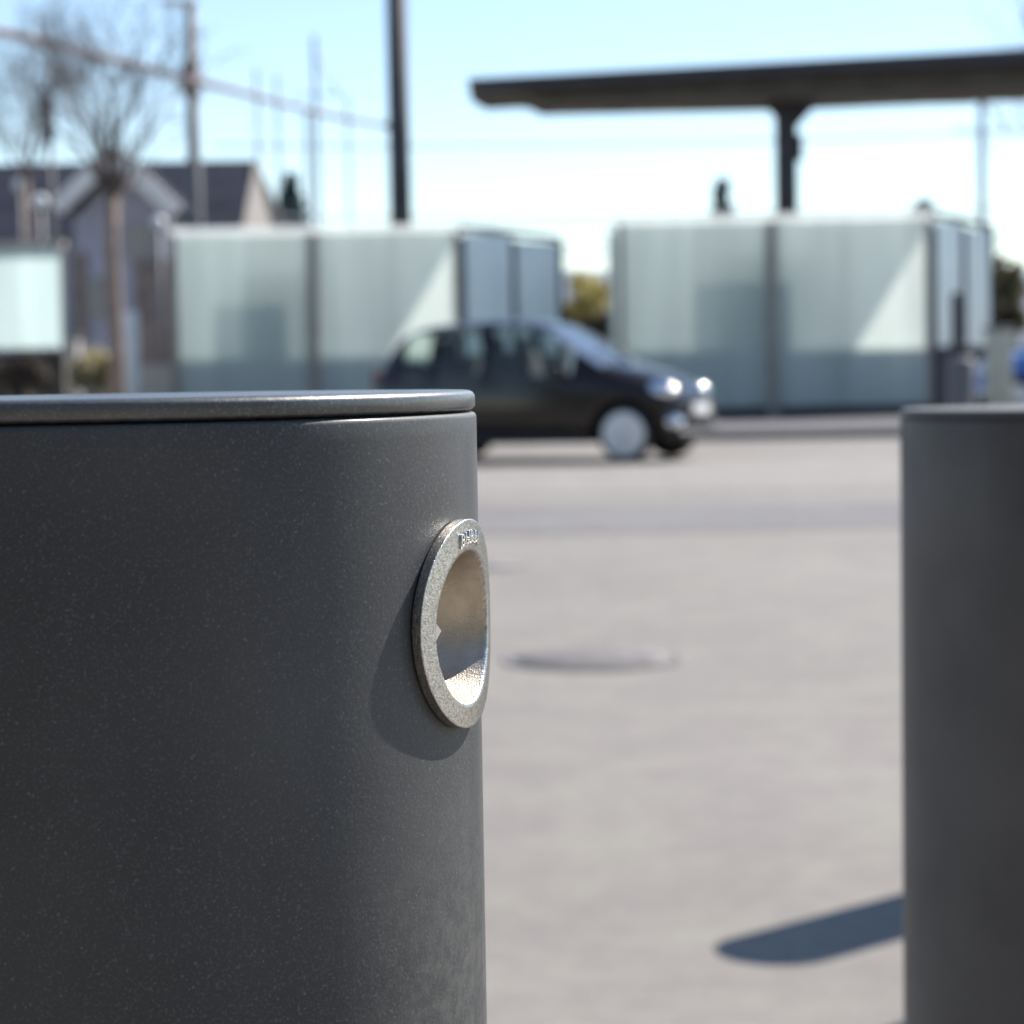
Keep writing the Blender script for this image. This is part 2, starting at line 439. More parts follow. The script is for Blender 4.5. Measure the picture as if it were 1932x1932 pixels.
def lid_mb(nick=False):
    rnd = random.Random(5); mb = MB(); n = 420
    def prof(a):
        e = 0
        r0 = RB - .0003
        P = [(r0 - .0052, .8940), (r0 - .0034, .8940), (r0 - .0034, .8949), (r0 - .0012, .8949), (r0 - .0004, .8954), (r0, .8960), (r0, .8984), (r0 - .0002, .8989), (r0 - .0006, .8994), (r0 - .0013, .8998), (r0 - .0023, .9), (r0 - .01, .9001), (r0 - .05, .9002), (.0001, .9002)]
        if nick:
            j = lambda s: s * (math.sin(a * 61) * .3 + math.sin(a * 143 + 1) * .4 + math.sin(a * 307 + 2) * .3)
            P = [(r + (j(.00012) if 2 < i < 5 else 0), z + (j(.00016) if 2 < i < 5 else 0) + (j(.00004) if 6 < i < 10 else 0)) for i, (r, z) in enumerate(P)]
        return P
    np_ = len(prof(0)); vs = []
    for k in range(n):
        a = 2 * math.pi * k / n
        for (r, z) in prof(a): vs.append((r * math.cos(a), r * math.sin(a), z))
    fs = [(k * np_ + i, ((k + 1) % n) * np_ + i, ((k + 1) % n) * np_ + i + 1, k * np_ + i + 1) for k in range(n) for i in range(np_ - 1)]
    return mb.add(vs, fs, True)

BD = .60
th = math.asin(RB / BD) + .0149
b1 = (-BD * math.sin(th), BD * math.cos(th), -.001)
bol = thing('bollard', 'large dark grey metallic bollard in sharp focus with oval metal socket on its side', 'bollard', b1, 0, 'dark grey cylindrical bollards')
bollard_body(True).build('post', M['paint'], bol)
lid = lid_mb(True).build('lid', M['paint_lid'], bol)
# oval socket
n_, t_ = ring_axes(PHI)
def on_ring(u, y, g):            # u along the surface, y up, g out from the post, all wrapped round it
    al = u / RB
    q = (n_ * math.cos(al) + t_ * math.sin(al)) * (RB + g)
    return Vector((q.x, q.y, SOCK_Z + y))
MMm = .001
def oval(prof, n=220, rough=0):
    mb = MB(); vs = []
    for (rho, z, dy) in prof:
        for k in range(n):
            a = 2 * math.pi * k / n
            vs.append(on_ring(HW * rho * math.cos(a), HH * rho * math.sin(a) + dy * MMm, z * MMm))
    fs = [(i * n + k, i * n + (k + 1) % n, (i + 1) * n + (k + 1) % n, (i + 1) * n + k) for i in range(len(prof) - 1) for k in range(n)]
    return mb.add(vs, fs, True)
sock = oval([(.80, -1.6, 0), (.80, .15, 0), (.81, .25, 0), (.99, .25, 0), (.997, .35, 0), (1.0, .5, 0), (1.0, .6, 0), (1.0, 2.8, 0), (1.0, 2.9, 0), (.996, 3.0, 0), (.988, 3.03, 0), (.98, 3.035, 0), (.90, 3.08, -.2), (.82, 3.05, -.6), (.775, 3.1, -.9), (.75, 3.05, -.9), (.735, 2.85, -.9), (.727, 2.5, -.9), (.722, 2.0, -.9)]).build('socket_ring', M['nickel'], bol)
oval([(.722, 2.0, -.9), (.709, .9, -.9), (.685, -1, -.9), (.65, -4, -.9), (.60, -8, -.9), (.52, -12, -.9), (.34, -15.5, -.9), (.17, -17, -.9), (.001, -17.4, -.9)]).build('cup', M['nickel_cup'], sock)
tb = MB()
tabp = [on_ring(a * HW, b * MMm, z * MMm) for (a, b, z) in [(-.742, 2.2, 2.9), (-.742, -2.2, 2.9), (-.645, 0, 3.0), (-.75, 2.2, .6), (-.75, -2.2, .6), (-.67, 0, .5)]]
tb.add(tabp, [(0, 2, 1), (3, 4, 5), (0, 3, 5, 2), (1, 2, 5, 4), (0, 1, 4, 3)])
tb.build('tab', M['nickel_smooth'], sock)
# raised letters on the ring
fc = bpy.data.curves.new('lettering', 'FONT'); fc.body = 'BURRI'; fc.size = .0046; fc.extrude = .00055; fc.bevel_depth = .00010
fc.align_x = 'CENTER'; fc.align_y = 'CENTER'; fc.resolution_u = 3; fc.space_character = 1.08
fo = bpy.data.objects.new('tmp_text', fc); COL.objects.link(fo)
bpy.context.view_layer.update()
tm = bpy.data.meshes.new_from_object(fo.evaluated_get(bpy.context.evaluated_depsgraph_get()))
bpy.data.objects.remove(fo)
for v in tm.vertices:
    x, y = v.co.x, v.co.y
    yy = y + .0211 - x * x * 20
    v.co = on_ring(x + .0006, yy, v.co.z + .00300)
tm.materials.clear(); tm.materials.append(M['nickel_smooth'])
to = bpy.data.objects.new('lettering', tm); COL.objects.link(to); to.parent = sock
for p in tm.polygons: p.material_index = 0

def plain_bollard(x, y, dz, label):
    o = thing('bollard', label, 'bollard', (x, y, dz), 0, 'dark grey cylindrical bollards')
    return o
o2 = plain_bollard(.3385, 1.388, -.0220, 'dark grey bollard at the right edge, slightly out of focus, with a flat lid')
bp = bollard_body(False).build('post', M['paint_plain'], o2)
bl = lid_mb(False).build('lid', M['paint_plain'], o2)
for (x, y, lab) in ((1.065, 4.113, 'dark bollard hidden behind the right one, casting the pointed shadow on the asphalt'),
                    (.998, 3.398, 'bollard out of frame at the right whose shadow tip enters at the bottom')):
    o = o2.copy(); COL.objects.link(o); o.location = (x, y, -.0220); o['label'] = lab
    for src in (bp, bl):
        c = src.copy(); COL.objects.link(c); c.parent = o

# ------------------------------------------------------------------ car
def lerp_t(tab, x):
    if x <= tab[0][0]: return tab[0][1]
    for (a, b), (c, d) in zip(tab, tab[1:]):
        if x <= c: return b + (d - b) * (x - a) / (c - a)
    return tab[-1][1]
def smooth_t(tab, x):
    return (lerp_t(tab, x - .05) + lerp_t(tab, x) + lerp_t(tab, x + .05)) / 3

def build_car(name, label, loc, rz, pm):
    root = thing(name, label, 'car', loc, rz)
    TOP = [(-1.70, .62), (-1.68, .90), (-1.60, 1.05), (-1.38, 1.34), (-1.15, 1.42), (-.5, 1.47), (0.0, 1.46), (.30, 1.38), (.62, 1.18), (.95, .99), (1.2, .94), (1.45, .87), (1.62, .78), (1.72, .60)]
    WID = [(-1.72, .60), (-1.60, .74), (-1.2, .80), (0, .81), (1.0, .80), (1.4, .75), (1.6, .64), (1.72, .46)]
    BELT = [(-1.7, .88), (-1.2, .95), (.0, .90), (.9, .86), (1.72, .60)]
    RW = [(-1.7, .60), (-1.3, .56), (-.5, .57), (.3, .56), (.62, .60), (.95, .66), (1.72, .40)]
    WX = (-1.17, 1.17); WR = .29
    xs = [-1.72 + i * 3.44 / 86 for i in range(87)]
    rows = []
    for x in xs:
        wv = smooth_t(WID, x); zt = smooth_t(TOP, x); zb = .20
        if x < -1.55: zb = .20 + (-1.55 - x) * .5
        if x > 1.5: zb = .20 + (x - 1.5) * .3
        arch = 0
        for wx in WX:
            d = abs(x - wx)
            if d < .345: arch = max(arch, .28 + math.sqrt(.345 ** 2 - d * d))
        lo = max(zb, arch)
        be = min(smooth_t(BELT, x), zt - .035); rw = min(smooth_t(RW, x), wv * .93)
        pts = [(0, zb), (wv * .62, zb), (wv * .64, max(lo, zb + .01)), (wv * .93, lo), (wv * .985, max(lo + .01, .34)), (wv, max(lo + .02, .52)),
               (wv * .99, max(lo + .03, min(.72, be - .06))), (wv * .965, be), (rw + .02, zt - .055), (rw - .06, zt - .015), (rw * .5, zt + .008), (0, zt + .015)]
        # below the belt line the top must stay monotone
        pts = [(y, min(z, zt + .015)) for (y, z) in pts]
        rows.append([(x, y, z) for (y, z) in pts])
    NP = len(rows[0])
    def win(i, j):     # cells left open for glass
        x = (xs[i] + xs[i + 1]) / 2
        if j == 7 and -1.30 < x < -.98: return 'q'
        if j == 7 and -.90 < x < -.38: return 'r'
        if j == 7 and -.30 < x < .62: return 'f'
        if j >= 8 and .34 < x < .92: return 'w'
        if j >= 9 and -1.60 < x < -1.36: return 'b'
        return None
    body = MB(); glass = {}
    for s in (-1, 1):
        for i in range(len(xs) - 1):
            for j in range(NP - 1):
                q = [rows[i][j], rows[i + 1][j], rows[i + 1][j + 1], rows[i][j + 1]]
                q = [(a, s * b, c) for a, b, c in q]
                kk = win(i, j)
                if kk: glass.setdefault((kk, s if kk in 'qrf' else 0), MB()).add(q, [(0, 1, 2, 3)], True)
                else: body.add(q, [(0, 1, 2, 3)], True)
        for end in (0, len(xs) - 1):
            body.add([(a, s * b, c) for a, b, c in rows[end]], [tuple(range(NP))], False)
    body.build('body', pm, root)
    for (kk, s), g in glass.items():
        o = g.build({'q': 'quarter_window', 'r': 'rear_door_window', 'f': 'door_window', 'w': 'windscreen', 'b': 'rear_window'}[kk], M['screen_glass'] if kk == 'w' else M['car_glass'], root)
    # pillars, trim
    for wx in WX:
        for s in (-1, 1):
            wo = bpy.data.objects.new('wheel', None)
            tyre = MB().lathe([(.17, -.085), (.24, -.09), (.275, -.075), (.285, -.03), (.285, .03), (.275, .075), (.24, .09), (.17, .085)], 40, m=Matrix.Rotation(R(90), 3, 'X'), off=(wx, s * .69, .285))
            t = tyre.build('wheel', M['rubber'], root)
            rim = MB().lathe([(.232, .07), (.228, .090), (.20, .096), (.10, .078), (.05, .085), (.045, .10), (.001, .102)], 40, m=Matrix.Rotation(R(90) * -s, 3, 'X'), off=(wx, s * .69, .285))
            for q in range(7):
                a = q * 2 * math.pi / 7
                rim.box((wx + .12 * math.cos(a), s * .782, .285 + .12 * math.sin(a)), (.17, .012, .045), m=Matrix.Rotation(-a, 3, 'Y'))
            rim.build('hubcap', M['hub'], t)
    for s in (-1, 1):
        h = MB().ball((1.46, s * .52, .71), (.20, .14, .10), 28, 20); h.build('headlight', M['chrome'], root)
        f = MB().ball((1.60, s * .50, .40), (.12, .14, .09), 24, 16); f.build('fog_lamp', M['chrome'], root)
        t = MB().rbox((-1.66, s * .60, .82), (.08, .12, .30), .03); t.build('tail_light', M['red'], root)
        mi = MB().rbox((.50, s * .90, .93), (.12, .18, .13), .04); mi.tube([(.50, s * .76, .90), (.50, s * .86, .91)], .025); mi.build('mirror', pm, root)
        d = MB().rbox((-.25, s * .812, .80), (.16, .03, .03), .01); d.build('door_handle', M['trim'], root)
        for x in (-.34, .70):
            pass
        sk = MB().rbox((0, s * .775, .24), (1.6, .06, .09), .02); sk.build('sill', M['trim'], root)
    g = MB().rbox((1.69, 0, .40), (.06, .70, .16), .02)
    for i in range(4): g.box((1.722, 0, .35 + i * .035), (.01, .66, .01))
    g.build('grille', M['trim'], root)
    g = MB().rbox((1.735, 0, .52), (.015, .52, .11), .004); g.build('number_plate', M['white'], root)
    g = MB().rbox((1.66, 0, .27), (.16, 1.2, .12), .05); g.build('bumper', M['trim'], root)
    for s in (-1, 1):
        g = MB().tube([(.98, s * .15 - .1, 1.0), (.72, s * .3 - .1, 1.15)], .008); g.build('wiper', M['trim'], root)
    for (x, y) in ((.0, -.35), (.0, .35)):
        sm = MB().rbox((x, y, .62), (.5, .46, .18), .05); sm.rbox((x - .28, y, .90), (.14, .44, .5), .05, m=Matrix.Rotation(-.25, 3, 'Y'))
        sm.rbox((x - .37, y, 1.22), (.09, .26, .16), .04); sm.build('seat', M['seat'], root)
    sm = MB().rbox((-.95, 0, .82), (.16, 1.2, .5), .05); sm.build('rear_bench', M['seat'], root)
    g = MB().rbox((.72, 0, .84), (.35, 1.2, .12), .05); g.build('dashboard', M['trim'], root)
    g = MB(); g.lathe([(.16, 0), (.175, .012), (.16, .024), (.150, .012), (.16, 0)], 24, m=Matrix.Rotation(R(70), 3, 'Y'), off=(.42, .35, .92)); g.build('steering_wheel', M['trim'], root)
    return root

# near front wheel of the black car touches the ground at this pixel
def ground_at(px, py):
    d = at(px, py, 1) - Vector((0, 0, CAM_Z)); t = -CAM_Z / d.z
    return Vector((0, 0, CAM_Z)) + d * t
g = ground_at(1182, 873)
YAW = R(-23)
off = Matrix.Rotation(YAW, 3, 'Z') @ Vector((1.17, -.70, 0))
build_car('hatchback', 'small black hatchback with silver wheel caps in front of the frosted glass shelters', (g.x - off.x, g.y - off.y, .004), YAW, M['car_paint'])

# ------------------------------------------------------------------ glass shelters
def shelter(px0, px1, ptop, depth, label, door, wv, h=3.5, wing=True):
    a = at(px0, ptop, depth); b = at(px1, ptop, depth)
    x0, x1 = a.x, b.x; W = x1 - x0; D = 3.5; z0 = .12
    root = thing('glass_shelter', label, 'shelter', (x0, depth, z0), 0, 'frosted glass shelters over the stairs')
    H = h - z0
    cx = W * .49
    def pane(name, p, q, za, zb, m, t=.02):
        p = Vector(p); q = Vector(q); d = (q - p); L_ = d.length; mid = (p + q) / 2
        return MB().box((mid.x, mid.y, (za + zb) / 2), (L_, t, zb - za), math.atan2(d.y, d.x)).build(name, m, root)
    # plinth, posts
    MB().box((W / 2, -.01, .09), (W + .01, .12, .18)).build('plinth', M['steel_dark'], root)
    for (x, y, s) in ((.04, 0, .09), (cx, 0, .15), (W - .04, 0, .08), (.04, D, .09), (W - .04, D, .09)):
        MB().box((x, y, H / 2 - .06), (s, s, H - .12)).build('post', M['steel_grey'], root)
    for (xa, xb) in ((.09, cx - .08), (cx + .08, W - .085)):
        pane('glass_panel', (xa, 0), (xb, 0), .19, H - .13, M['frost'])
        pane('back_panel', (xa, D), (xb, D), .15, H - .13, M['frost'])
    pane('side_panel', (.04, .06), (.04, D - .06), .15, H - .13, M['frost'])
    # stair parapet behind the glass
    MB().box((W / 2, .08, .60), (W - .10, .05, 1.16)).build('parapet', M['dado'], root)
    rv = [(x, y, z) for z in (H - .10, H) for (x, y) in ((-.03, -.05), (W + .03, -.05), (W + .03 + .227 * D, D + .05), (-.03, D + .05))]
    MB().add(rv, [(0, 1, 2, 3), (4, 5, 6, 7), (0, 1, 5, 4), (1, 2, 6, 5), (2, 3, 7, 6), (3, 0, 4, 7)]).build('roof', M['roof_glass'], root)
    if door:
        MB().box((door[0], .40, .25 + door[2] / 2), (door[1], .04, door[2])).build('inner_panel', M['panel_teal'], root)
    if wing:
        v = Vector(wv); p = Vector((W + .02, .02)); q = p + v; mid = p + v * .52
        u = v.normalized()
        pane('wing_glass', p + u * .06, mid - u * .05, 1.15, H - .17, M['frost_blue'])
        pane('wing_glass', mid + u * .05, q - u * .05, 1.15, H - .27, M['frost_blue'])
        pane('wing_wall', p + u * .06, q - u * .05, 0, 1.14, M['steel_dark'], .12)
        dz = Vector((q.x, q.y, H - .26)) - Vector((p.x, p.y, H - .10)); cz_ = (Vector((q.x, q.y, H - .22)) + Vector((p.x, p.y, H - .06))) / 2
        MB().box(cz_, (dz.length, .07, .08), m=dz.to_track_quat('X', 'Z').to_matrix()).build('wing_rail', M['steel_dark'], root)
        for c in (p + u * .02, mid, q):
            MB().box((c.x, c.y, H / 2 - .12), (.08, .08, H - .24), math.atan2(v.y, v.x)).build('wing_post', M['steel_dark'], root)
    return root
shelter(1165, 1757, 400, 38.0, 'frosted glass shelter right of the black car with a dark teal panel inside', (2.50, 1.55, 2.55), (1.19, 1.0))
shelter(322, 866, 425, 39.2, 'frosted glass shelter behind and left of the black car', (1.75, 1.2, 2.35), (1.73, 1.30))
# the far left one: sunlit screen with a shallow cap, standing on a dark wall
a = at(-330, 470, 33.5); b = at(118, 470, 33.5); W = b.x - a.x
root = thing('glass_screen', 'brightly sunlit pale glass screen at the far left on a dark wall', 'shelter', (a.x, 33.5, .12))
zt = at(60, 462, 33.5).z - .12; zm = at(60, 664, 33.5).z - .12
MB().box((W / 2, 0, (zm + zt) / 2), (W - .1, .02, zt - zm - .10)).build('glass_panel', M['frost_bright'], root)
MB().box((W / 2, 0, zm / 2), (W, .2, zm - .02)).build('base_wall', M['hedge'], root)
MB().box((W / 2, .0, zt), (W + .05, .22, .09)).build('cap', M['wood_pale'], root)
for x in (.02, W - .02, W * .5): MB().box((x, -.02, zt / 2), (.05, .03, zt - .1)).build('post', M['wood_pale'], root)

# ------------------------------------------------------------------ dark tall mast
def pole(name, label, cat, px_top, px_bot, py_top, depth, w_top, w_bot, m, group=None):
    t = at(px_top, py_top, depth); bz = .12
    bt = at(px_bot, 410, depth)
    o = thing(name, label, cat, (bt.x, depth, 0), 0, group)
    dx = t.x - bt.x
    MB().tube([(0, 0, 0), (dx * .0, 0, t.z)], [w_bot / 2, w_top / 2], 14).build('shaft', m, o)
    return o, t
o, t = pole('mast', 'tall dark steel mast rising behind the left glass shelter', 'mast', 751, 756, -60, 44, .40, .44, M['steel_dark'])
MB().box((0, 0, .3), (.6, .6, .4)).build('foot', M['dado'], o)
cz = at(745, 238, 44).z
MB().tube([(-.28, 0, cz), (.0, 0, cz)], .07, 8).build('insulator', M['lamp_glass'], o)
MB().lathe([(.19, cz - .08), (.19, cz + .08)], 14).build('clamp', M['steel_grey'], o)
# cable from the mast to the left
pts = [at(-80, 40, 44.6), at(0, 60, 44.6), at(100, 84, 44.6), at(200, 110, 44.6), at(290, 133, 44.6), at(370, 153, 44.6), at(460, 176, 44.5), at(550, 200, 44.4), at(650, 224, 44.2), at(736, 238, 44)]
c = MB().tube(pts, [.10, .10, .095, .09, .08, .075, .065, .055, .05, .045], 8).build('overhead_cable', M['cable'])
tag(c, 'thick pale brown overhead cable running from the dark mast to the upper left', 'cable')
# thin wires of the railway
for i, (ya, yb, d) in enumerate(((398, 388, 70), (418, 407, 72), (452, 441, 74), (473, 461, 75), (265, 250, 70))):
    A = at(400, ya + 10, d); B = at(2300, yb - 20, d)
    n = 14; P = []
    for q in range(n + 1):
        f = q / n; p = A.lerp(B, f); p.z -= .5 * 4 * f * (1 - f) * .5; P.append(p)
    c = MB().tube(P, .035, 5).build('overhead_wire', M['galv_far'])
    tag(c, ['thin railway wire skimming the tops of the glass shelters', 'thin railway wire just above the car gap, second lowest group', 'thin railway wire in the gap between the two shelters', 'lowest thin railway wire in the gap between the shelters', 'highest thin railway wire passing behind the platform roof column'][i], 'wire', 'thin railway wires across the sky')

# ------------------------------------------------------------------ platform roof
D0 = 43.0
lt = at(890, 148, D0); rt = at(2350, 66, D0)
col_b = at(1485, 395, D0)
root = thing('platform_roof', 'long dark platform roof on a single column behind the right shelter', 'platform roof', (col_b.x, D0, 0))
ox = Vector((col_b.x, D0, 0))
def rel(px, py, d=D0): return at(px, py, d) - ox
# roof slab: side outline extruded in depth
def extr(outline, y0, y1):
    n = len(outline); vs = [(x, y0, z) for x, z in outline] + [(x, y1, z) for x, z in outline]
    fs = [tuple(range(n)), tuple(range(2 * n - 1, n - 1, -1))] + [(i, (i + 1) % n, n + (i + 1) % n, n + i) for i in range(n)]
    return MB().add(vs, fs)
P_ = [rel(882, 148), rel(2350, 67), rel(2350, 95), rel(1932, 117), rel(1500, 136), rel(915, 168), rel(900, 160)]
extr([(p.x, p.z) for p in P_], 0, 3.4).build('roof', M['steel_dark'], root)
P_ = [rel(925, 168), rel(1500, 137), rel(2350, 96), rel(2350, 144), rel(1932, 158), rel(1500, 176), rel(1024, 185), rel(1006, 174), rel(975, 168)]
extr([(p.x, p.z) for p in P_], .5, 2.9).build('soffit', M['soffit'], root)
ct = rel(1485, 178)
MB().box((.20, 1.7, ct.z / 2), (.40, .3, ct.z)).build('column', M['steel_dark'], root)
MB().add([(x, y, z) for y in (1.6, 1.8) for (x, z) in ((-.22, ct.z), (.82, ct.z), (.39, ct.z - .45), (.01, ct.z - .25))],
         [(0, 1, 2, 3), (7, 6, 5, 4), (0, 4, 5, 1), (1, 5, 6, 2), (2, 6, 7, 3), (3, 7, 4, 0)]).build('bracket', M['steel_dark'], root)
MB().rbox((.45, 1.7, rel(1500, 262).z), (.14, .16, .50), .03).build('loudspeaker', M['steel_dark'], root)
for px in (1100, 1250, 1690, 1830):
    p = rel(px, 177 if px < 1400 else 160); MB().rbox((p.x, 2.3, p.z - .05), (1.0, .2, .08), .02).build('roof_lamp', M['wood_pale'], root)

# ------------------------------------------------------------------ street lamps, signal, far masts
o = thing('street_lamp', 'tall grey street lamp with pale head at the top edge left of the dark mast', 'street lamp', (at(369, 420, 45).x, 45, 0))
tz = at(360, 4, 45).z
MB().tube([(0, 0, 0), (0, 0, 3.0), (0, 0, tz - .05)], [.17, .15, .11], 14).build('shaft', M['galv'], o)
MB().rbox((-.22, 0, tz), (.75, .32, .13), .05).build('lamp_head', M['lamp_glass'], o)
mz = at(365, 150, 45).z
MB().rbox((-.01, -.1, mz), (.34, .4, .62), .05).build('cable_clamp', M['brown'], o)
for (px, py, d, lab) in ((75, 381, 45, 'short lamp with round pale head before the dark slate roof, lower of two'), (38, 349, 50, 'short lamp with round pale head before the dark roof near the left edge'), (299, 421, 48, 'pale ball on a pole in place of a glint on the lilac gable wall')):  # third is added where only a glint lies on the house wall
    p = at(px, py, d); o = thing('globe_lamp', lab, 'street lamp', (p.x, d, 0), 0, 'round-headed lamps before the house')
    MB().tube([(0, 0, 0), (0, 0, p.z - .1)], .06, 10).build('shaft', M['galv'], o)
    MB().ball((0, 0, p.z), .15, 16, 12).build('globe', M['lamp_glass'], o)
p = at(90, 225, 40); o = thing('rail_signal', 'dark railway signal box on a thin pole among the bare branches at upper left', 'signal', (p.x, 40, 0))
MB().tube([(0, .12, 0), (0, .12, p.z + .4)], .05, 8).build('shaft', M['galv'], o)
MB().rbox((0, 0, p.z), (.22, .14, .78), .04).build('signal_head', M['steel_dark'], o)
def far_mast(px, ptop, pbot, d, w, lab, arm=True):
    t = at(px, ptop, d)
    o = thing('catenary_mast', lab, 'mast', (at(px, pbot, d).x, d, 0), 0, 'distant railway catenary masts')
    m_ = MB(); m_.box((0, 0, t.z / 2), (w, w, t.z)); m_.build('shaft', M['galv_far'], o)
    if arm:
        MB().box((.0, 0, t.z * .84), (2.2, .07, .07)).build('cross_arm', M['galv_far'], o)
        MB().tube([(1.0, 0, t.z * .84), (0, 0, t.z * .95)], .05, 6).build('stay', M['galv_far'], o)
far_mast(600, 68, 400, 95, .20, 'pale distant catenary mast just left of the dark mast')
far_mast(584, 205, 400, 130, .24, 'lower pale distant catenary mast beside the taller one', False)
far_mast(490, 128, 400, 120, .17, 'faint pale distant mast above the house gable', False)
far_mast(528, 138, 400, 125, .17, 'faint pale distant mast between gable and taller pale mast', False)
far_mast(660, 178, 400, 140, .17, 'faint pale distant mast close to the left of the dark mast', False)
far_mast(1853, 150, 430, 90, .26, 'pale distant catenary mast seen right of the platform column')

# ------------------------------------------------------------------ houses
def prism_roof(x0, x1, y0, y1, z0, z1, over=.3):
    ym = (y0 + y1) / 2
    return MB().add([(x0 - over, y0 - over, z0), (x1 + over, y0 - over, z0), (x1 + over, y1 + over, z0), (x0 - over, y1 + over, z0), (x0 - over, ym, z1), (x1 + over, ym, z1)],
                    [(0, 1, 5, 4), (2, 3, 4, 5), (0, 4, 3), (1, 2, 5), (0, 3, 2, 1)])
HD = 62.0
# long house with ridge left-right; right gable end catches the sun
xl = at(-260, 310, HD).x; xr = at(452, 300, HD).x
zr = at(300, 305, HD + 4).z; ze = at(300, 448, HD).z
root = thing('house', 'long house with dark slate roof and sunlit cream gable end at upper left', 'house', ((xl + xr) / 2, HD, 0))
W = xr - xl
MB().box((0, 4, ze / 2), (W, 8, ze)).build('wall', M['render_lilac'], root)
rw = MB().add([(-W / 2 - .2, -.5, ze), (W / 2, -.5, ze), (W / 2, 8.5, ze), (-W / 2 - .2, 8.5, ze), (-W / 2 - .2, 4, zr), (W / 2, 4, zr)], [(0, 1, 5, 4), (2, 3, 4, 5), (0, 4, 3), (1, 2, 5), (0, 3, 2, 1)])
roof = rw.build('roof', M['roof_slate'], root)
# gable end turned a little towards the camera
gx = W / 2
MB().add([(gx + .02, -.3, ze - 2.8), (gx + .02, -.3, ze - .1), (gx + .02, 3.6, zr - .05), (gx + .9, 4.4, ze + .4), (gx + 1.1, 4.6, ze - 2.8), (gx + .02, 8, ze - 2.8), (gx + .02, 8, ze), (gx + .02, 4.4, zr - .05)],
         [(0, 1, 2, 3, 4), (5, 4, 3, 7, 6), (2, 7, 3)]).build('gable', M['render_warm'], root)
for i in range(5):
    wx = -W / 2 + 2 + i * 4.0
    if wx < W / 2 - 1:
        f = MB(); f.box((wx, -.05, 2.2), (1.1, .08, 1.5)); wi = f.build('window', M['panel_teal'], root)
        MB().box((wx, -.10, 1.40), (1.3, .14, .08)).build('sill', M['wood_pale'], wi)
# nearer wing with gable facing the camera and pale bargeboards
GD = 57.0
ap = at(222, 300, GD); er = at(335, 408, GD); el = at(120, 400, GD); bw0 = at(142, 500, GD).x; bw1 = at(322, 500, GD).x
root = thing('gable_house', 'lilac rendered house gable facing the camera with a pale bargeboard coloured as if sunlit', 'house', (ap.x, GD, 0))
q = ap.x
MB().add([(bw0 - q, 0, 0), (bw1 - q, 0, 0), (bw1 - q, 0, er.z), (0, 0, ap.z - .2), (bw0 - q, 0, er.z), (bw0 - q, 6, 0), (bw1 - q, 6, 0), (bw1 - q, 6, er.z), (0, 6, ap.z - .2), (bw0 - q, 6, er.z)],
         [(0, 1, 2, 3, 4), (9, 8, 7, 6, 5), (0, 4, 9, 5), (1, 6, 7, 2), (4, 3, 8, 9), (3, 2, 7, 8)]).build('wall', M['render_lilac'], root)
rf = MB()
for (ex, ez) in ((er.x - q, er.z), (el.x - q, el.z)):
    d = Vector((ex, 0, ez)) - Vector((0, 0, ap.z)); L_ = d.length; ang = math.atan2(d.z, d.x)
    mm2 = Matrix.Rotation(-ang, 3, 'Y')
    rf.box((Vector((0, 0, ap.z)) + d / 2) + Vector((0, 2.8, .10)), (L_ + .1, 6.6, .14), m=mm2)
rf = rf.build('roof', M['roof_slate'], root)
for (ex, ez) in ((er.x - q, er.z), (el.x - q, el.z)):
    d = Vector((ex, 0, ez)) - Vector((0, 0, ap.z)); ang = math.atan2(d.z, d.x)
    MB().box((Vector((0, 0, ap.z)) + d / 2) + Vector((0, -.62, .10)), (d.length + .15, .18, .42), m=Matrix.Rotation(-ang, 3, 'Y')).build('bargeboard', M['board_sunlit'], rf)
for (px, py, ww, hh, m) in ((292, 590, .9, 2.6, 'brown'), (152, 560, .35, 2.2, 'brown'), (182, 560, .5, .9, 'steel_grey')):
    p = at(px, py, GD); MB().box((p.x - q, -.05, p.z), (ww, .1, hh)).build('window' if m != 'brown' else 'shutter', M[m], root)
p = at(262, 455, GD); MB().box((p.x - q, -.06, p.z), (.6, .08, .9)).build('window', M['steel_grey'], root)

# ------------------------------------------------------------------ vegetation
def bare_tree(px, pfork, depth, trunk_r, label, seed, spread=1.0, height=3.2, name='bare_tree', group='bare trees'):
    rnd = random.Random(seed)
    f = at(px, pfork, depth); zf = f.z
    root = thing(name, label, 'tree', (f.x, depth, 0), rnd.uniform(0, 6), group)
    tr = MB().tube([(0, 0, 0), (.03, 0, zf * .4), (-.02, .02, zf * .8), (0, 0, zf)], [trunk_r * 1.25, trunk_r, trunk_r * .9, trunk_r * .85], 12)
    tr.build('trunk', M['bark'], root)
    cr = MB()
    def grow(p, d, r, L, lev):
        n = 4; P = [p]; Rr = [r]
        for i in range(n):
            d = (d + Vector((rnd.uniform(-1, 1), rnd.uniform(-1, 1), rnd.uniform(-.4, 1))) * .16).normalized()
            p = p + d * L / n; P.append(p); Rr.append(r * (1 - .55 * (i + 1) / n))
        cr.tube(P, Rr, 6 if lev < 2 else 4, False)
        if lev < 5:
            for k in range(3 if lev < 4 else 4):
                i = rnd.randint(1, n) if k else n
                s = d.cross(Vector((rnd.uniform(-1, 1), rnd.uniform(-1, 1), rnd.uniform(-1, 1)))).normalized()
                nd = (d * .75 + s * rnd.uniform(.35, .85) * spread + Vector((0, 0, .12))).normalized()
                grow(P[i], nd, max(Rr[i] * .68, .0045), L * rnd.uniform(.60, .86), lev + 1)
    for k in range(6):
        a = k * 1.05 + rnd.uniform(-.3, .3)
        grow(Vector((0, 0, zf - .15)), Vector((math.cos(a) * .65 * spread, math.sin(a) * .65 * spread, 1)).normalized(), trunk_r * .42, height * .34, 1)
    grow(Vector((0, 0, zf - .05)), Vector((0, 0, 1)), trunk_r * .55, height * .45, 1)
    cr.build('crown', M['twig'], root, fix=False)
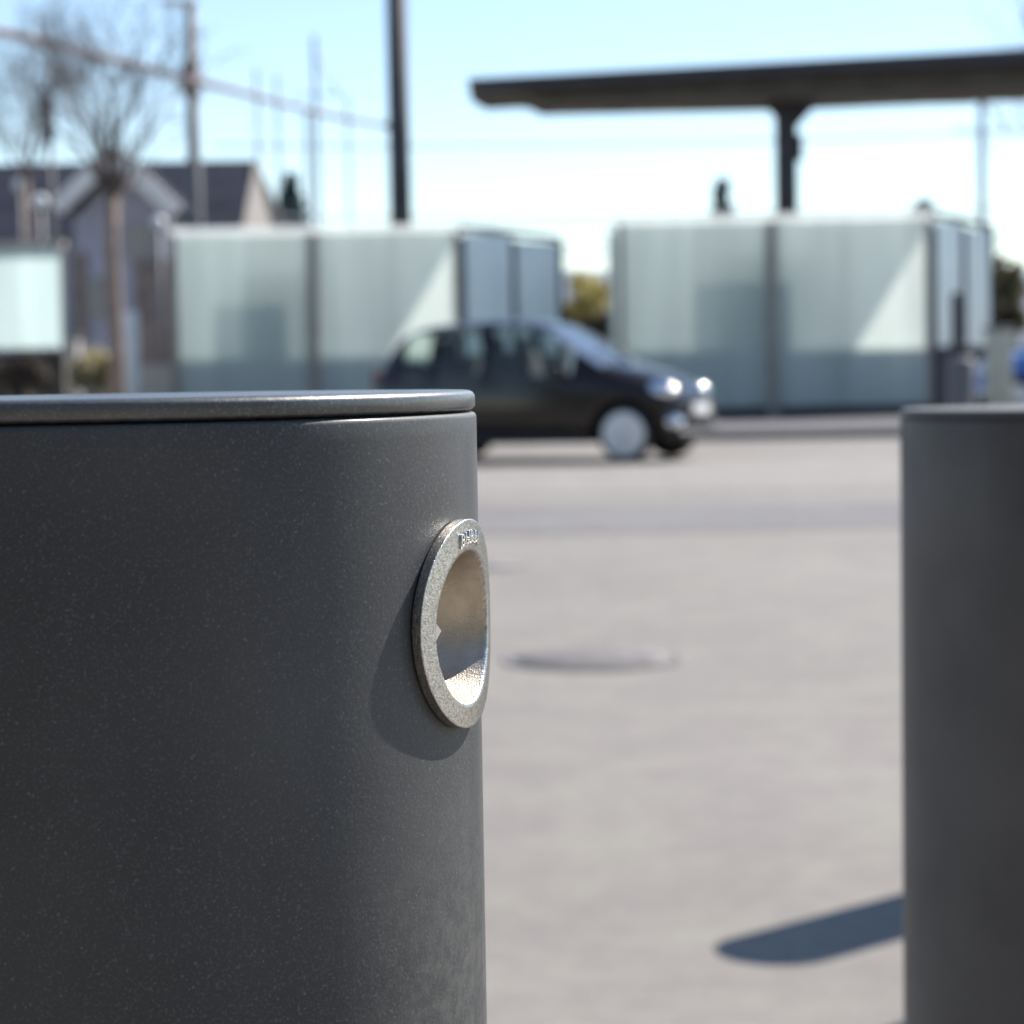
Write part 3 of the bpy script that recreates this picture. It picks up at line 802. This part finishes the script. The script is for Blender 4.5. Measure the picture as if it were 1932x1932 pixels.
bare_tree(212, 365, 24.5, .085, 'bare street tree with brown trunk at left in front of the lilac house', 4, .95, 2.5)
bare_tree(48, 330, 34, .06, 'thinner bare tree near the left edge in front of the slate roof', 9, .9, 2.6)
bare_tree(2010, 290, 50, .18, 'bare tree at the right edge whose twigs cross the platform roof', 21, 1.1, 4.2)

def leafy(cr, c, r, n, sz, rnd, squash=(1, 1, 1)):
    for i in range(n):
        v = Vector((rnd.gauss(0, 1), rnd.gauss(0, 1), rnd.gauss(0, 1))).normalized() * r * rnd.random() ** .4
        p = Vector(c) + Vector((v.x * squash[0], v.y * squash[1], v.z * squash[2]))
        a = Vector((rnd.uniform(-1, 1), rnd.uniform(-1, 1), rnd.uniform(-1, 1))).normalized(); b = a.cross(Vector((rnd.uniform(-1, 1), rnd.uniform(-1, 1), rnd.uniform(-1, 1)))).normalized()
        s = sz * rnd.uniform(.6, 1.4)
        cr.add([p - a * s, p + b * s * .5, p + a * s, p - b * s * .5], [(0, 1, 2, 3)])
def conifer(px, ptop, wpx, depth, label, seed):
    rnd = random.Random(seed); t = at(px, ptop, depth); rr = wpx / F * depth / 2
    root = thing('conifer', label, 'tree', (t.x, depth, 0), 0, 'distant dark conifers')
    MB().tube([(0, 0, 0), (0, 0, t.z * .98)], [rr * .14, .03], 8).build('trunk', M['bark'], root)
    cr = MB(); zlo = t.z * .3
    for i in range(26):
        f = i / 25; z = zlo + (t.z - zlo) * f; rad = rr * (1 - f) ** .8 * 1.4 * rnd.uniform(.8, 1.1) + .1
        for k in range(7):
            a = rnd.uniform(0, 6.28); q = rad * rnd.uniform(.3, 1)
            leafy(cr, (q * math.cos(a), q * math.sin(a), z - q * .25), rad * .35 + .1, 30, .16, rnd, (1, 1, .5))
    cr.build('crown', M['conifer'], root, fix=False)
conifer(548, 333, 92, 85, 'dark blue-green conifer between the house gable and the dark mast', 3)
conifer(1362, 343, 64, 90, 'small dark conifer tip above the right glass shelter', 5)
def bush(px, pbase, ptop, wpx, depth, label, m, seed, cat='bush', name='bush', group=None):
    rnd = random.Random(seed); t = at(px, ptop, depth); zb = max(0, at(px, pbase, depth).z); rr = wpx / F * depth / 2
    root = thing(name, label, cat, (t.x, depth, 0), 0, group)
    st = MB()
    for k in range(5):
        a = k * 1.3; st.tube([(0, 0, 0), (rr * .2 * math.cos(a), rr * .2 * math.sin(a), t.z * .4), (rr * .5 * math.cos(a), rr * .5 * math.sin(a), t.z * .8)], [rr * .04 + .02, rr * .03 + .015, .02], 6)
    st.build('stem', M['bark'], root)
    cr = MB(); h = t.z - zb
    for i in range(34):
        f = rnd.random(); a = rnd.uniform(0, 6.28); q = rr * .75 * math.sqrt(rnd.random()) * math.sqrt(max(.05, 1 - (2 * f - .9) ** 2 * .7))
        leafy(cr, (q * math.cos(a), q * math.sin(a), zb + h * (.12 + f * .75)), min(rr, h) * .25, 90, min(rr, h) * .05 + .03, rnd)
    cr.build('foliage', M[m], root, fix=False)
bush(1105, 660, 506, 150, 60, 'yellow-green blossoming bush in the gap between the two shelters', 'bushy', 1)
bush(1140, 690, 585, 120, 55, 'brownish bush low in the gap just left of the right shelter', 'hedge', 2)
bush(1060, 660, 580, 80, 56, 'dull olive bush behind the car roof in the gap', 'olive', 12)
bush(1742, 420, 376, 60, 80, 'dark round treetop over the right end of the right shelter', 'conifer', 3, 'tree', 'round_tree')
bush(1905, 640, 482, 110, 47, 'dark olive shrub at the right edge behind the shelter wing', 'olive', 4)
bush(1890, 560, 470, 40, 50, 'reddish brown shrub right beside the shelter wing', 'red', 14)
bush(40, 735, 672, 190, 31, 'dark brown hedge shrub under the sunlit glass screen', 'hedge', 6)
bush(180, 735, 660, 120, 36, 'pale straw-coloured bush between the glass screen and the tree trunk', 'straw', 7)

# ------------------------------------------------------------------ small street things
def fence(px0, px1, ptop, depth, n, label, m):
    a = at(px0, ptop, depth); b = at(px1, ptop, depth); W = b.x - a.x; h = a.z
    o = thing('fence', label, 'fence', (a.x, depth, 0))
    for i in range(n): MB().box((W * (i + .5) / n, 0, h / 2), (W / n * .9, .05, h)).build('board', M[m], o)
    MB().box((W / 2, .06, h * .8), (W, .06, .08)).build('rail', M['brown'], o)
    for x in (0.0, W): MB().box((x, .1, h / 2 + .05), (.1, .1, h + .1)).build('post', M['brown'], o)
fence(175, 325, 692, 42, 7, 'low pale board fence at the left behind the bare tree', 'wood_pale')
p = at(243, 588, 40); o = thing('info_post', 'white slender info board standing right of the bare tree trunk', 'sign', (p.x, 40, 0))
MB().rbox((0, 0, p.z / 2 + .2), (.32, .08, p.z - .4), .02).build('panel', M['white'], o)
MB().box((0, 0, .1), (.4, .2, .2)).build('foot', M['dado'], o)
p = at(132, 640, 37); o = thing('utility_box', 'small pinkish grey utility cabinet beside the sunlit glass screen', 'cabinet', (p.x, 37, 0))
MB().rbox((0, 0, p.z / 2), (.30, .3, p.z), .02).build('cabinet_body', M['wood_pale'], o)
MB().rbox((0, 0, p.z + .04), (.36, .36, .06), .02).build('cap', M['galv'], o)
# dark parking post and pale bollard before the right wing
p = at(1804, 552, 33); o = thing('parking_post', 'slim dark post standing before the side glass of the right shelter', 'post', (p.x, 33, .12))
MB().rbox((0, 0, (p.z - .12) / 2), (.14, .12, p.z - .12), .03).build('shaft', M['steel_dark'], o)
MB().rbox((.04, 0, .62), (.32, .24, 1.0), .04).build('housing', M['steel_dark'], o)
p = at(1813, 674, 27); o = thing('grey_post', 'short pale grey round post seen just above the right bollard lid', 'post', (p.x, 27, 0))
MB().lathe([(.17, 0), (.17, p.z - .06), (.15, p.z - .015), (.10, p.z), (.001, p.z)], 28).build('shaft', M['galv'], o)
MB().lathe([(.20, 0), (.20, .05), (.17, .06)], 28).build('collar', M['steel_dark'], o)
p = at(1884, 622, 34); o = thing('cream_pillar', 'cream painted pillar at the right edge above the bollard', 'pillar', (p.x, 34, .12))
MB().rbox((0, 0, (p.z - .12) / 2), (.36, .3, p.z - .12), .03).build('shaft', M['cream'], o)
MB().rbox((0, 0, p.z - .10), (.42, .36, .06), .02).build('cap', M['galv'], o)
p = at(1905, 668, 44); q = at(2200, 668, 44); o = thing('garden_wall', 'low pale wall at the right edge behind the blue car', 'wall', (p.x, 44, .12))
MB().box(((q.x - p.x) / 2, 0, p.z / 2), (q.x - p.x, .3, p.z)).build('masonry', M['wood_pale'], o)
MB().box(((q.x - p.x) / 2, 0, p.z + .03), (q.x - p.x + .1, .4, .06)).build('coping', M['dado'], o)
p = at(2010, 740, 36)
build_car('parked_car', 'blue car cut by the right edge of the photo beyond the cream pillar', (p.x, 35.2, .125), R(184), M['blue_paint'])

# added dark building, unseen behind the camera: cuts sky light, mirrors in the glass
o = thing('sky_blocker', 'made-up dark building added behind the camera to cut sky light', 'building', (0, -13, 0))
MB().box((0, -5, 5), (70, 10, 10)).build('wall', M['blocker_dark'], o)
MB().box((0, -5, 10.15), (71, 11, .3)).build('roof', M['roof_slate'], o)
for i in range(-8, 9):
    for z in (2.2, 5.4, 8.2):
        f = MB().box((i * 4.0, .02, z), (1.5, .06, 1.7)).build('window', M['panel_teal'], o)
